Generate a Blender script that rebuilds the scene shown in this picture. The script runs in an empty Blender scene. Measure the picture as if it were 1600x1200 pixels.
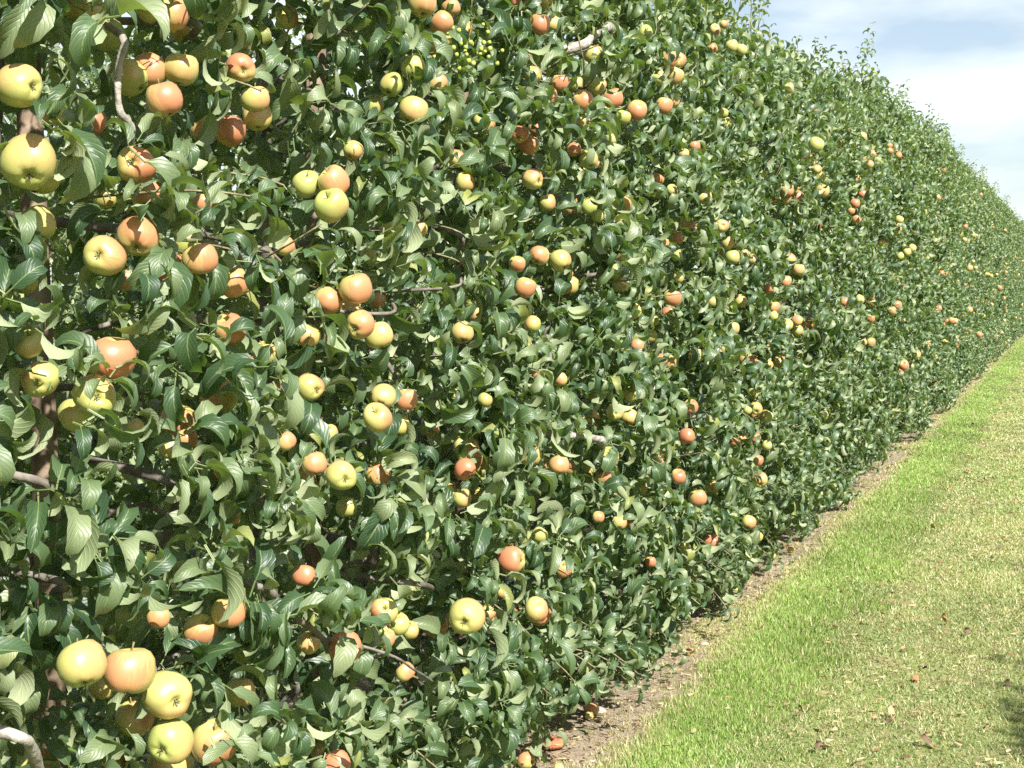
import bpy, math, random
import numpy as np
from mathutils import Matrix, Vector

R = math.radians
rng = np.random.default_rng(7)
random.seed(7)
sc = bpy.context.scene
COL = sc.collection

# ------------------------------------------------------------------ camera
F_PX = 2222.0            # focal length in pixels of a 1600 px wide picture (50 mm on 36 mm)
YAW, PITCH = R(21.5), R(4.04)
CAM = np.array([0.0, 0.0, 1.6])
cam_data = bpy.data.cameras.new('camera')
cam_data.lens = 50.0
cam_data.sensor_width = 36.0
cam_data.clip_start = 0.05
cam_data.clip_end = 3000
cam = bpy.data.objects.new('camera', cam_data)
COL.objects.link(cam)
cam.location = CAM
cam.rotation_euler = (math.pi / 2 - PITCH, 0, YAW)
sc.camera = cam

# ------------------------------------------------------------------ sky, sun, exposure
SUN_DIR = Vector((0.575, -0.45, 0.685)).normalized()
elev = math.asin(SUN_DIR.z)
azim = math.atan2(SUN_DIR.x, SUN_DIR.y)
w = bpy.data.worlds.new('World')
sc.world = w
w.use_nodes = True
nt = w.node_tree
for n in list(nt.nodes):
    nt.nodes.remove(n)
def wn(t, **k):
    n = nt.nodes.new(t)
    for a, b in k.items():
        setattr(n, a, b)
    return n
out = wn('ShaderNodeOutputWorld')
bg = wn('ShaderNodeBackground')
sky = wn('ShaderNodeTexSky', sky_type='NISHITA')
sky.sun_disc = False
sky.sun_elevation = elev
sky.sun_rotation = azim
sky.air_density = 1.0
sky.dust_density = 1.0
sky.ozone_density = 1.5
tc = wn('ShaderNodeTexCoord')
mp = wn('ShaderNodeMapping')
mp.inputs['Scale'].default_value = (1.0, 1.0, 3.6)
mp.inputs['Location'].default_value = (0.35, 0.1, 0.2)
nz = wn('ShaderNodeTexNoise')
nz.inputs['Scale'].default_value = 3.6
nz.inputs['Detail'].default_value = 7
nz.inputs['Roughness'].default_value = 0.52
cr = wn('ShaderNodeValToRGB')
cr.color_ramp.elements[0].position = 0.41
cr.color_ramp.elements[0].color = (0.26, 0.26, 0.26, 1)
cr.color_ramp.elements[1].position = 0.585
cr.color_ramp.elements[1].color = (1, 1, 1, 1)
mx = wn('ShaderNodeMix', data_type='RGBA')
mx.inputs['B'].default_value = (7.3, 7.9, 7.9, 1)
nt.links.new(tc.outputs['Generated'], mp.inputs['Vector'])
nt.links.new(mp.outputs['Vector'], nz.inputs['Vector'])
nt.links.new(nz.outputs['Fac'], cr.inputs['Fac'])
nt.links.new(cr.outputs['Color'], mx.inputs['Factor'])
nt.links.new(sky.outputs['Color'], mx.inputs['A'])
nt.links.new(mx.outputs['Result'], bg.inputs['Color'])
nt.links.new(bg.outputs['Background'], out.inputs['Surface'])
bg.inputs['Strength'].default_value = 0.066

sun_data = bpy.data.lights.new('sun', 'SUN')
sun_data.energy = 5.0
sun_data.angle = R(0.53)
sun_data.color = (1.0, 0.96, 0.89)
sun = bpy.data.objects.new('sun', sun_data)
COL.objects.link(sun)
sun.rotation_euler = SUN_DIR.to_track_quat('Z', 'Y').to_euler()

sc.view_settings.view_transform = 'Standard'
sc.view_settings.look = 'None'
sc.view_settings.gamma = 1.0
sc.view_settings.use_curve_mapping = False
sc.view_settings.exposure = 1.17
sc.cycles.max_bounces = 6
sc.cycles.diffuse_bounces = 3
sc.cycles.glossy_bounces = 2
sc.cycles.transmission_bounces = 3
sc.cycles.caustics_reflective = False
sc.cycles.caustics_refractive = False
sc.cycles.use_denoising = False
sc.cycles.sample_clamp_indirect = 4.0

# ------------------------------------------------------------------ picture <-> place helpers
FWD = np.array([-math.sin(YAW) * math.cos(PITCH), math.cos(YAW) * math.cos(PITCH), -math.sin(PITCH)])
RGT = np.array([math.cos(YAW), math.sin(YAW), 0.0])
UPV = np.cross(RGT, FWD)
def ray(px, py):
    return FWD + RGT * (px - 800) / F_PX - UPV * (py - 600) / F_PX
def project(P):
    rel = P - CAM
    z = rel @ FWD
    zz = np.where(z > 0.05, z, 0.05)
    return 800 + F_PX * (rel @ RGT) / zz, 600 - F_PX * (rel @ UPV) / zz, z
ROW_X = -2.12
def width_at(z, T=3.6):
    zz = np.where(z > 2.3, 2.3 + (z - 2.3) * 1.3 / (T - 2.3), z)
    return np.interp(zz, [0, .12, .3, .6, 1.2, 2.3, 2.8, 3.2, 3.6, 3.9], [.36, .48, .62, .70, .70, .64, .52, .38, .22, .08])
def surface_hit(px, py, inset=0.0):
    d = ray(px, py)
    Z = np.linspace(1.2, 60, 6000)
    P = CAM + Z[:, None] * d
    s = P[:, 0] - (ROW_X + width_at(P[:, 2]) - inset)
    k = np.nonzero(s < 0)[0]
    k = k[0] if len(k) else len(Z) - 1
    return P[k], Z[k], d
def ground_hit(px, py, z=0.0):
    d = ray(px, py)
    t = (z - CAM[2]) / d[2]
    return CAM + t * d, t

# ------------------------------------------------------------------ materials
def new_mat(name):
    m = bpy.data.materials.new(name)
    m.use_nodes = True
    t = m.node_tree
    for n in list(t.nodes):
        t.nodes.remove(n)
    o = t.nodes.new('ShaderNodeOutputMaterial')
    return m, t, o
def N(t, kind, **k):
    n = t.nodes.new(kind)
    for a, b in k.items():
        if a.startswith('i_'):
            n.inputs[a[2:].replace('_', ' ')].default_value = b
        else:
            setattr(n, a, b)
    return n
def ramp(t, stops):
    n = t.nodes.new('ShaderNodeValToRGB')
    e = n.color_ramp.elements
    while len(e) < len(stops):
        e.new(0.5)
    for i, (p, c) in enumerate(stops):
        e[i].position = p
        e[i].color = (*c, 1) if len(c) == 3 else c
    return n
def mixc(t, fac, a, b, mode='MIX'):
    n = t.nodes.new('ShaderNodeMix')
    n.data_type = 'RGBA'
    n.blend_type = mode
    for sock, v in (('Factor', fac), ('A', a), ('B', b)):
        s = n.inputs[sock] if sock != 'Factor' else n.inputs[0]
        if hasattr(v, 'links'):
            t.links.new(v, s)
        elif sock == 'Factor':
            s.default_value = v
        else:
            s.default_value = (*v, 1)
    return n.outputs['Result']
def math_(t, op, a, b=None, c=None, clamp=False):
    n = t.nodes.new('ShaderNodeMath')
    n.operation = op
    n.use_clamp = clamp
    for i, v in enumerate((a, b, c)):
        if v is None:
            continue
        if hasattr(v, 'links'):
            t.links.new(v, n.inputs[i])
        else:
            n.inputs[i].default_value = v
    return n.outputs[0]

def leaf_material(name, per_object):
    m, t, o = new_mat(name)
    if per_object:
        rnd = N(t, 'ShaderNodeObjectInfo').outputs['Random']
    else:
        rnd = N(t, 'ShaderNodeAttribute', attribute_name='tint').outputs['Fac']
    top = ramp(t, [(0, (.028, .062, .030)), (.3, (.050, .094, .040)), (.6, (.098, .148, .068)), (.85, (.17, .215, .108)), (.97, (.23, .27, .15)), (1, (.26, .28, .08))])
    und = ramp(t, [(0, (.18, .225, .115)), (.5, (.26, .31, .175)), (1, (.35, .39, .24))])
    t.links.new(rnd, top.inputs[0]); t.links.new(rnd, und.inputs[0])
    uv = N(t, 'ShaderNodeUVMap', uv_map='UVMap')
    sep = N(t, 'ShaderNodeSeparateXYZ')
    t.links.new(uv.outputs[0], sep.inputs[0])
    ax = math_(t, 'ABSOLUTE', math_(t, 'SUBTRACT', sep.outputs[0], .5))
    # side veins: slanted stripes either side of the midrib
    ph = math_(t, 'SUBTRACT', math_(t, 'MULTIPLY', sep.outputs[1], 8.5), math_(t, 'MULTIPLY', ax, 6.0))
    vein = math_(t, 'POWER', math_(t, 'ABSOLUTE', math_(t, 'COSINE', math_(t, 'MULTIPLY', ph, math.pi))), 14)
    mid = math_(t, 'LESS_THAN', ax, .028)
    pat = N(t, 'ShaderNodeTexNoise', i_Scale=45.0, i_Detail=3.0)
    pr = ramp(t, [(.3, (.88, .88, .88)), (.7, (1.12, 1.12, 1.1))])
    t.links.new(pat.outputs['Fac'], pr.inputs[0])
    topc = mixc(t, 1.0, top.outputs[0], pr.outputs[0], 'MULTIPLY')
    topc = mixc(t, math_(t, 'MULTIPLY', vein, .22), topc, (.12, .19, .07))
    topc = mixc(t, math_(t, 'MULTIPLY', mid, .75), topc, (.20, .27, .10))
    undc = mixc(t, math_(t, 'MULTIPLY', vein, .4), und.outputs[0], (.40, .44, .25))
    undc = mixc(t, math_(t, 'MULTIPLY', mid, .7), undc, (.42, .46, .26))
    geo = N(t, 'ShaderNodeNewGeometry')
    back = geo.outputs['Backfacing']
    colr = mixc(t, back, topc, undc)
    p = N(t, 'ShaderNodeBsdfPrincipled')
    t.links.new(colr, p.inputs['Base Color'])
    rr = math_(t, 'ADD', .40, math_(t, 'MULTIPLY', back, .34))
    rr = math_(t, 'ADD', rr, math_(t, 'MULTIPLY', math_(t, 'SUBTRACT', pat.outputs['Fac'], .5), .3))
    t.links.new(rr, p.inputs['Roughness'])
    t.links.new(math_(t, 'SUBTRACT', .62, math_(t, 'MULTIPLY', back, .4)), p.inputs['Specular IOR Level'])
    bump = N(t, 'ShaderNodeBump', i_Strength=.5, i_Distance=.0014)
    bn = N(t, 'ShaderNodeTexNoise', i_Scale=140.0, i_Detail=2.0)
    hgt = math_(t, 'ADD', math_(t, 'MULTIPLY', vein, -.7), math_(t, 'MULTIPLY', bn.outputs['Fac'], .25))
    t.links.new(hgt, bump.inputs['Height'])
    t.links.new(bump.outputs[0], p.inputs['Normal'])
    tr = N(t, 'ShaderNodeBsdfTranslucent')
    trc = mixc(t, rnd, (.16, .33, .03), (.30, .42, .05))
    t.links.new(trc, tr.inputs['Color'])
    ms = N(t, 'ShaderNodeMixShader')
    ms.inputs[0].default_value = .22
    t.links.new(p.outputs[0], ms.inputs[1]); t.links.new(tr.outputs[0], ms.inputs[2])
    t.links.new(ms.outputs[0], o.inputs[0])
    return m
M_LEAF = leaf_material('leaf_green', True)
M_FOLI = leaf_material('foliage_green', False)

def bark_material(name, c0, c1, c2, scale=30):
    m, t, o = new_mat(name)
    tcn = N(t, 'ShaderNodeTexCoord')
    n1 = N(t, 'ShaderNodeTexNoise', i_Scale=float(scale), i_Detail=6.0)
    n2 = N(t, 'ShaderNodeTexNoise', i_Scale=7.0, i_Detail=3.0)
    t.links.new(tcn.outputs['Object'], n1.inputs['Vector']); t.links.new(tcn.outputs['Object'], n2.inputs['Vector'])
    r1 = ramp(t, [(.3, c0), (.5, c1), (.72, c2)])
    t.links.new(n1.outputs['Fac'], r1.inputs[0])
    r2 = ramp(t, [(.35, (.65, .62, .58)), (.65, (1.15, 1.15, 1.15))])
    t.links.new(n2.outputs['Fac'], r2.inputs[0])
    c = mixc(t, 1.0, r1.outputs[0], r2.outputs[0], 'MULTIPLY')
    p = N(t, 'ShaderNodeBsdfPrincipled', i_Roughness=.8)
    t.links.new(c, p.inputs['Base Color'])
    b = N(t, 'ShaderNodeBump', i_Strength=1.0, i_Distance=.007)
    t.links.new(n1.outputs['Fac'], b.inputs['Height']); t.links.new(b.outputs[0], p.inputs['Normal'])
    t.links.new(p.outputs[0], o.inputs[0])
    return m
M_BARK = bark_material('trunk_bark', (.085, .072, .06), (.165, .145, .122), (.27, .25, .22))
M_LIMB = bark_material('pale_limb_bark', (.17, .15, .13), (.31, .285, .25), (.46, .43, .39), 45)
M_TWIG = bark_material('twig_bark', (.13, .10, .06), (.22, .19, .11), (.33, .30, .18), 60)
M_WOOD = bark_material('weathered_wood', (.12, .08, .055), (.20, .145, .10), (.30, .23, .17), 25)

def apple_material(name, per_object):
    """green-yellow skin with an orange red blush on its local +X side, streaked from stalk to calyx"""
    m, t, o = new_mat(name)
    if per_object:
        oi = N(t, 'ShaderNodeObjectInfo')
        csep = N(t, 'ShaderNodeSeparateColor')
        t.links.new(oi.outputs['Color'], csep.inputs[0])
        blush_amt, yel, seed = csep.outputs[0], csep.outputs[1], oi.outputs['Random']
        vec = N(t, 'ShaderNodeTexCoord').outputs['Object']
    else:
        at = N(t, 'ShaderNodeAttribute', attribute_name='skin')
        csep = N(t, 'ShaderNodeSeparateColor')
        t.links.new(at.outputs['Color'], csep.inputs[0])
        blush_amt, yel, seed = csep.outputs[0], csep.outputs[1], csep.outputs[2]
        vec = N(t, 'ShaderNodeAttribute', attribute_name='local').outputs['Vector']
    sp = N(t, 'ShaderNodeSeparateXYZ')
    t.links.new(vec, sp.inputs[0])
    ang = math_(t, 'ARCTAN2', sp.outputs[1], sp.outputs[0])
    cx = N(t, 'ShaderNodeCombineXYZ')
    t.links.new(math_(t, 'MULTIPLY', math_(t, 'COSINE', ang), 5.5), cx.inputs[0])
    t.links.new(math_(t, 'MULTIPLY', math_(t, 'SINE', ang), 5.5), cx.inputs[1])
    t.links.new(math_(t, 'ADD', math_(t, 'MULTIPLY', sp.outputs[2], .8), math_(t, 'MULTIPLY', seed, 40.0)), cx.inputs[2])
    st = N(t, 'ShaderNodeTexNoise', i_Scale=1.6, i_Detail=5.0, i_Roughness=.65)
    t.links.new(cx.outputs[0], st.inputs['Vector'])
    big = N(t, 'ShaderNodeTexNoise', i_Scale=1.1, i_Detail=2.0)
    vv = N(t, 'ShaderNodeVectorMath', operation='ADD')
    cs = N(t, 'ShaderNodeCombineXYZ')
    t.links.new(math_(t, 'MULTIPLY', seed, 50.0), cs.inputs[0])
    t.links.new(vec, vv.inputs[0]); t.links.new(cs.outputs[0], vv.inputs[1])
    t.links.new(vv.outputs[0], big.inputs['Vector'])
    base = mixc(t, yel, (.35, .39, .11), (.49, .425, .145))
    base = mixc(t, math_(t, 'MULTIPLY', math_(t, 'SUBTRACT', big.outputs['Fac'], .35), 1.3, clamp=True), base, (.42, .44, .13))
    # amount of blush on the sunny cheek
    f = math_(t, 'ADD', math_(t, 'MULTIPLY', sp.outputs[0], .72), .17)
    f = math_(t, 'ADD', f, math_(t, 'MULTIPLY', math_(t, 'SUBTRACT', st.outputs['Fac'], .5), 1.15))
    f = math_(t, 'ADD', f, math_(t, 'MULTIPLY', math_(t, 'SUBTRACT', big.outputs['Fac'], .5), .7))
    f = math_(t, 'ADD', f, math_(t, 'MULTIPLY', math_(t, 'SUBTRACT', blush_amt, .5), 1.25))
    f = math_(t, 'MULTIPLY', f, 1.15, clamp=True)
    red = mixc(t, math_(t, 'MULTIPLY', f, blush_amt), (.56, .31, .14), (.48, .14, .085))
    c = mixc(t, math_(t, 'MULTIPLY', f, .88), base, red)
    # pale lenticel dots and russet round the stalk
    vo = N(t, 'ShaderNodeTexVoronoi', i_Scale=9.0)
    t.links.new(vec, vo.inputs['Vector'])
    dot = math_(t, 'LESS_THAN', vo.outputs['Distance'], .11)
    c = mixc(t, math_(t, 'MULTIPLY', dot, .4), c, (.60, .50, .26))
    rad = math_(t, 'SQRT', math_(t, 'ADD', math_(t, 'MULTIPLY', sp.outputs[0], sp.outputs[0]), math_(t, 'MULTIPLY', sp.outputs[1], sp.outputs[1])))
    rus = math_(t, 'LESS_THAN', math_(t, 'ADD', rad, math_(t, 'MULTIPLY', st.outputs['Fac'], .25)), .38)
    c = mixc(t, math_(t, 'MULTIPLY', rus, .55), c, (.36, .36, .08))
    p = N(t, 'ShaderNodeBsdfPrincipled', i_Roughness=.33)
    p.inputs['Subsurface Weight'].default_value = 0.0
    t.links.new(c, p.inputs['Base Color'])
    t.links.new(math_(t, 'ADD', .27, math_(t, 'MULTIPLY', big.outputs['Fac'], .2)), p.inputs['Roughness'])
    p.inputs['Coat Weight'].default_value = .12
    p.inputs['Coat Roughness'].default_value = .5
    t.links.new(p.outputs[0], o.inputs[0])
    return m
M_APPLE = apple_material('apple_skin', True)
M_APPLES = apple_material('apple_skin_far', False)

def plain(name, c, rough=.8, noise=0.0):
    m, t, o = new_mat(name)
    p = N(t, 'ShaderNodeBsdfPrincipled', i_Roughness=rough)
    nn = N(t, 'ShaderNodeTexNoise', i_Scale=60.0, i_Detail=4.0)
    r = ramp(t, [(.3, tuple(x * .6 for x in c)), (.7, tuple(min(1, x * 1.3) for x in c))])
    tcn = N(t, 'ShaderNodeTexCoord')
    t.links.new(tcn.outputs['Object'], nn.inputs['Vector'])
    t.links.new(nn.outputs['Fac'], r.inputs[0])
    t.links.new(r.outputs[0], p.inputs['Base Color'])
    t.links.new(p.outputs[0], o.inputs[0])
    return m
M_CALYX = plain('calyx_brown', (.16, .15, .07))
M_STALK = plain('stalk_green_brown', (.19, .17, .07))
M_BERRY = plain('tiny_fruit_yellow', (.36, .40, .08), .4)
M_STONE = plain('pale_stone', (.42, .36, .30))
M_ROT = plain('split_flesh_red', (.50, .16, .08), .5)

def blade_material(name):
    m, t, o = new_mat(name)
    a = N(t, 'ShaderNodeAttribute', attribute_name='blade')
    d = N(t, 'ShaderNodeBsdfPrincipled', i_Roughness=.45)
    d.inputs['Specular IOR Level'].default_value = .45
    t.links.new(a.outputs['Color'], d.inputs['Base Color'])
    tr = N(t, 'ShaderNodeBsdfTranslucent')
    t.links.new(mixc(t, 1.0, a.outputs['Color'], (1.3, 1.5, .7), 'MULTIPLY'), tr.inputs['Color'])
    ms = N(t, 'ShaderNodeMixShader')
    ms.inputs[0].default_value = .3
    t.links.new(d.outputs[0], ms.inputs[1]); t.links.new(tr.outputs[0], ms.inputs[2])
    t.links.new(ms.outputs[0], o.inputs[0])
    return m
M_BLADE = blade_material('grass_blades')

def ground_material():
    m, t, o = new_mat('orchard_ground')
    geo = N(t, 'ShaderNodeNewGeometry')
    sp = N(t, 'ShaderNodeSeparateXYZ')
    t.links.new(geo.outputs['Position'], sp.inputs[0])
    def noise(scale, detail=5.0, rough=.55):
        n = N(t, 'ShaderNodeTexNoise', i_Scale=float(scale), i_Detail=detail, i_Roughness=rough)
        t.links.new(geo.outputs['Position'], n.inputs['Vector'])
        return n.outputs['Fac']
    n_big, n_mid, n_fine, n_tiny = noise(.9), noise(4.5), noise(28, 6.0, .7), noise(160, 3.0, .7)
    soil = ramp(t, [(.25, (.20, .15, .10)), (.5, (.36, .29, .21)), (.75, (.48, .40, .31))])
    t.links.new(n_fine, soil.inputs[0])
    soilc = mixc(t, math_(t, 'MULTIPLY', math_(t, 'SUBTRACT', n_mid, .53), 6.0, clamp=True), soil.outputs[0], (.17, .20, .07))
    lush = ramp(t, [(.3, (.12, .19, .04)), (.7, (.21, .31, .08))])
    t.links.new(n_fine, lush.inputs[0])
    mown = ramp(t, [(.28, (.16, .20, .06)), (.5, (.27, .31, .11)), (.72, (.42, .41, .20))])
    t.links.new(n_fine, mown.inputs[0])
    mownc = mixc(t, math_(t, 'MULTIPLY', math_(t, 'SUBTRACT', n_mid, .5), 4.0, clamp=True), mown.outputs[0], (.36, .28, .17))
    # soil strip beneath the trees, lush verge, mown alley: by distance from the row, with ragged borders
    x = math_(t, 'SUBTRACT', math_(t, 'ABSOLUTE', math_(t, 'ADD', sp.outputs[0], 2.12)), 2.12)
    x = math_(t, 'ADD', x, math_(t, 'MULTIPLY', math_(t, 'SUBTRACT', n_mid, .5), .45))
    x = math_(t, 'ADD', x, math_(t, 'MULTIPLY', math_(t, 'SUBTRACT', n_fine, .5), .16))
    f1 = math_(t, 'MULTIPLY', math_(t, 'ADD', x, 1.40), 6.0, clamp=True)
    f2 = math_(t, 'MULTIPLY', math_(t, 'ADD', x, .98), 5.0, clamp=True)
    c = mixc(t, f1, soilc, lush.outputs[0])
    c = mixc(t, f2, c, mownc)
    p = N(t, 'ShaderNodeBsdfPrincipled', i_Roughness=.95)
    p.inputs['Specular IOR Level'].default_value = .15
    t.links.new(c, p.inputs['Base Color'])
    b = N(t, 'ShaderNodeBump', i_Strength=.9, i_Distance=.03)
    t.links.new(math_(t, 'ADD', n_fine, math_(t, 'MULTIPLY', n_tiny, .35)), b.inputs['Height'])
    t.links.new(b.outputs[0], p.inputs['Normal'])
    t.links.new(p.outputs[0], o.inputs[0])
    return m

# ------------------------------------------------------------------ mesh helpers
def mesh_np(name, V, faces, mats, smooth=True, uv=None, fattr=None, cattr=None, vattr=None, midx=None):
    """V (n,3); faces: (m,4) int array where a triangle repeats its last index as -1"""
    me = bpy.data.meshes.new(name)
    V = np.asarray(V, np.float32)
    Fc = np.asarray(faces, np.int32)
    tri = Fc[:, 3] < 0
    cnt = np.where(tri, 3, 4).astype(np.int32)
    loops = Fc.ravel()
    loops = loops[loops >= 0]
    me.vertices.add(len(V)); me.vertices.foreach_set('co', V.ravel())
    me.loops.add(len(loops)); me.loops.foreach_set('vertex_index', loops)
    me.polygons.add(len(Fc))
    me.polygons.foreach_set('loop_start', (np.cumsum(cnt) - cnt).astype(np.int32))
    if midx is not None:
        me.polygons.foreach_set('material_index', np.asarray(midx, np.int32))
    me.polygons.foreach_set('use_smooth', np.full(len(Fc), smooth))
    me.update(calc_edges=True)
    if uv is not None:
        l = me.uv_layers.new(name='UVMap')
        l.data.foreach_set('uv', np.asarray(uv, np.float32)[loops].ravel())
    if fattr:
        for k, v in fattr.items():
            a = me.attributes.new(k, 'FLOAT', 'POINT'); a.data.foreach_set('value', np.asarray(v, np.float32))
    if cattr:
        for k, v in cattr.items():
            v = np.asarray(v, np.float32)
            v = np.concatenate([v, np.ones((len(v), 1), np.float32)], 1)
            a = me.attributes.new(k, 'FLOAT_COLOR', 'POINT'); a.data.foreach_set('color', v.ravel())
    if vattr:
        for k, v in vattr.items():
            a = me.attributes.new(k, 'FLOAT_VECTOR', 'POINT'); a.data.foreach_set('vector', np.asarray(v, np.float32).ravel())
    for m in mats:
        me.materials.append(m)
    return me
def link(name, me, parent=None, loc=None):
    o = bpy.data.objects.new(name, me)
    COL.objects.link(o)
    if parent is not None:
        o.parent = parent
    if loc is not None:
        o.location = loc
    return o
def tag(o, label=None, cat=None, group=None, kind=None):
    if label: o['label'] = label
    if cat: o['category'] = cat
    if group: o['group'] = group
    if kind: o['kind'] = kind
    return o
def empty(name, loc):
    o = bpy.data.objects.new(name, None)
    o.empty_display_size = .1
    COL.objects.link(o)
    o.location = loc
    return o

def tube(points, radii, sides=8, bumps=0.0):
    """one tapered limb along a polyline, closed at both ends -> (V, F)"""
    P = np.asarray(points, float)
    n = len(P)
    T = np.gradient(P, axis=0)
    T /= np.linalg.norm(T, axis=1)[:, None] + 1e-9
    ref = np.array([0.0, 0, 1]) if abs(T[0, 2]) < .8 else np.array([1.0, 0, 0])
    V, Fc = [], []
    u = np.cross(T[0], ref); u /= np.linalg.norm(u)
    for i in range(n):
        u = u - T[i] * (u @ T[i]); u /= np.linalg.norm(u) + 1e-9
        v = np.cross(T[i], u)
        for k in range(sides):
            a = 2 * math.pi * k / sides
            r = radii[i] * (1 + bumps * (rng.random() - .5))
            V.append(P[i] + r * (math.cos(a) * u + math.sin(a) * v))
    for i in range(n - 1):
        for k in range(sides):
            a, b = i * sides + k, i * sides + (k + 1) % sides
            Fc.append((a, b, b + sides, a + sides))
    V.append(P[0]); V.append(P[-1])
    for k in range(sides):
        Fc.append((len(V) - 2, (k + 1) % sides, k, -1))
        Fc.append((len(V) - 1, (n - 1) * sides + k, (n - 1) * sides + (k + 1) % sides, -1))
    return np.array(V), np.array(Fc)
def join_parts(parts):
    V, Fc, off = [], [], 0
    for v, f in parts:
        f = np.where(f >= 0, f + off, -1)
        V.append(v); Fc.append(f); off += len(v)
    return np.concatenate(V), np.concatenate(Fc)
def spline(pts, n):
    """Catmull-Rom through pts"""
    P = np.asarray(pts, float)
    P = np.concatenate([[2 * P[0] - P[1]], P, [2 * P[-1] - P[-2]]])
    segs = len(P) - 3
    out_ = []
    for t in np.linspace(0, segs - 1e-6, n):
        i = int(t); f = t - i
        a, b, c, d = P[i:i + 4]
        out_.append(.5 * ((2 * b) + (c - a) * f + (2 * a - 5 * b + 4 * c - d) * f * f + (3 * b - a - 3 * c + d) * f ** 3))
    return np.array(out_)

# ------------------------------------------------------------------ leaf templates
# a leaf of length 1 along +Y from its petiole's foot, upper side +Z, folded along the midrib, arching down
NVAR = 12
def leaf_template(seed, nu, nv):
    r = np.random.default_rng(100 + seed)
    bend = r.uniform(1.3, 3.2)           # total arch
    bend_pow = r.uniform(.8, 1.7)
    fold = r.uniform(.2, .85)          # half-fold of the blade
    wid = r.uniform(.175, .235)
    wave_a, wave_f, wave_p = r.uniform(.03, .08), r.uniform(5, 10), r.uniform(0, 6)
    twist = r.uniform(-.7, .7)
    side = r.uniform(-.25, .25)
    pet = .20
    us = np.linspace(0, 1, nu + 1)
    fine = np.linspace(0, 1, 200)
    ang = -.35 + bend * fine ** bend_pow
    yy = np.concatenate([[0], np.cumsum(np.cos(ang[:-1]) / 199)]); zz = np.concatenate([[0], np.cumsum(-np.sin(ang[:-1]) / 199)])
    V, UV, Fc = [], [], []
    for i, u in enumerate(us):
        hw = wid * (math.sin(math.pi * u ** .82) ** .62 * (1 - .12 * u) if 0 < u < 1 else 0.0)
        hw *= 1.0 + (.06 if i % 2 else -.05)
        y0, z0, a = np.interp(u, fine, yy), np.interp(u, fine, zz), np.interp(u, fine, ang)
        for j in range(nv + 1):
            s = 2 * j / nv - 1
            xo = s * hw * math.cos(fold)
            zo = abs(s) * hw * math.sin(fold) + wave_a * s * math.sin(wave_f * u + wave_p + (0 if s > 0 else 1.3)) * (hw / wid) * .8
            ct, st_ = math.cos(twist * u), math.sin(twist * u)
            x2, z2 = xo * ct - zo * st_, xo * st_ + zo * ct
            V.append((x2 + side * u * u * .5, pet + (y0 + z2 * math.sin(a)) * (1 - pet), z0 * (1 - pet) + z2 * math.cos(a)))
            UV.append((.5 + .5 * s, u))
    for i in range(nu):
        for j in range(nv):
            a = i * (nv + 1) + j
            q = (a, a + 1, a + nv + 2, a + nv + 1)
            if i == 0:
                q = (nv // 2, a + nv + 2, a + nv + 1, -1)
            elif i == nu - 1:
                q = (a, a + 1, (nu) * (nv + 1) + nv // 2, -1)
            Fc.append(q)
    k = len(V)
    V += [(-.012, 0, .0), (.012, 0, 0), (.010, pet + .02, .004), (-.010, pet + .02, .004)]
    UV += [(.5, .0)] * 4
    Fc.append((k, k + 1, k + 2, k + 3))
    if nv >= 4:
        k = len(V)
        V += [(0, 0, -.018), (0, 0, .010), (0, pet + .02, .012), (0, pet + .02, -.01)]
        UV += [(.5, .0)] * 4
        Fc.append((k, k + 1, k + 2, k + 3))
    return np.array(V), np.array(Fc), np.array(UV)
HI = [leaf_template(i, 8, 4) for i in range(NVAR)]
LO = [leaf_template(i, 4, 2) for i in range(NVAR)]
LEAF_ME = [mesh_np('leaf', v, f, [M_LEAF], True, uv) for v, f, uv in HI]

def norm(a):
    return a / (np.linalg.norm(a, axis=-1, keepdims=True) + 1e-9)

class Leaves:
    """arrays describing every leaf of a tree: foot, direction, upper normal, length, variant, tint"""
    def __init__(s, P, T, Nn, L, W):
        s.P, s.T, s.N, s.L, s.W = P, T, Nn, L, W
        s.var = rng.integers(0, NVAR, len(P))
        s.tint = np.clip(rng.beta(2.0, 2.4, len(P)) + .12 * np.sin(P[:, 1] * 4.3 + P[:, 2] * 3.1) + .06 * (P[:, 2] > 2.6), .01, .96)  # last term lightens leaves near the tree tops, a highlight put into their colour
        young = rng.random(len(P)) < .02
        s.tint[young] = 1.0
    def sub(s, m):
        o = object.__new__(Leaves)
        for k in ('P', 'T', 'N', 'L', 'W', 'var', 'tint'):
            setattr(o, k, getattr(s, k)[m])
        return o
    def frames(s):
        X = norm(np.cross(s.T, s.N))
        Z = np.cross(X, s.T)
        return X * (s.L * s.W)[:, None], s.T * s.L[:, None], Z * s.L[:, None]
    def verts(s, tmpl):
        """list of (index array, V (n,k,3)) by variant"""
        X, Y, Z = s.frames()
        for v in range(NVAR):
            idx = np.nonzero(s.var == v)[0]
            if len(idx):
                t = tmpl[v][0]
                yield v, idx, (s.P[idx][:, None] + t[None, :, 0:1] * X[idx][:, None] + t[None, :, 1:2] * Y[idx][:, None] + t[None, :, 2:3] * Z[idx][:, None])
def foliage_mesh(lv, tmpl, origin):
    Vs, Fs, UVs, Ts, off = [], [], [], [], 0
    for v, idx, V in lv.verts(tmpl):
        k = V.shape[1]
        f = tmpl[v][1]
        ff = np.where(f[None] >= 0, f[None] + (off + np.arange(len(idx)) * k)[:, None, None], -1).reshape(-1, 4)
        Vs.append(V.reshape(-1, 3) - origin); Fs.append(ff)
        UVs.append(np.tile(tmpl[v][2], (len(idx), 1))); Ts.append(np.repeat(lv.tint[idx], k))
        off += len(idx) * k
    return mesh_np('foliage', np.concatenate(Vs), np.concatenate(Fs), [M_FOLI], True, np.concatenate(UVs), {'tint': np.concatenate(Ts)})

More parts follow.
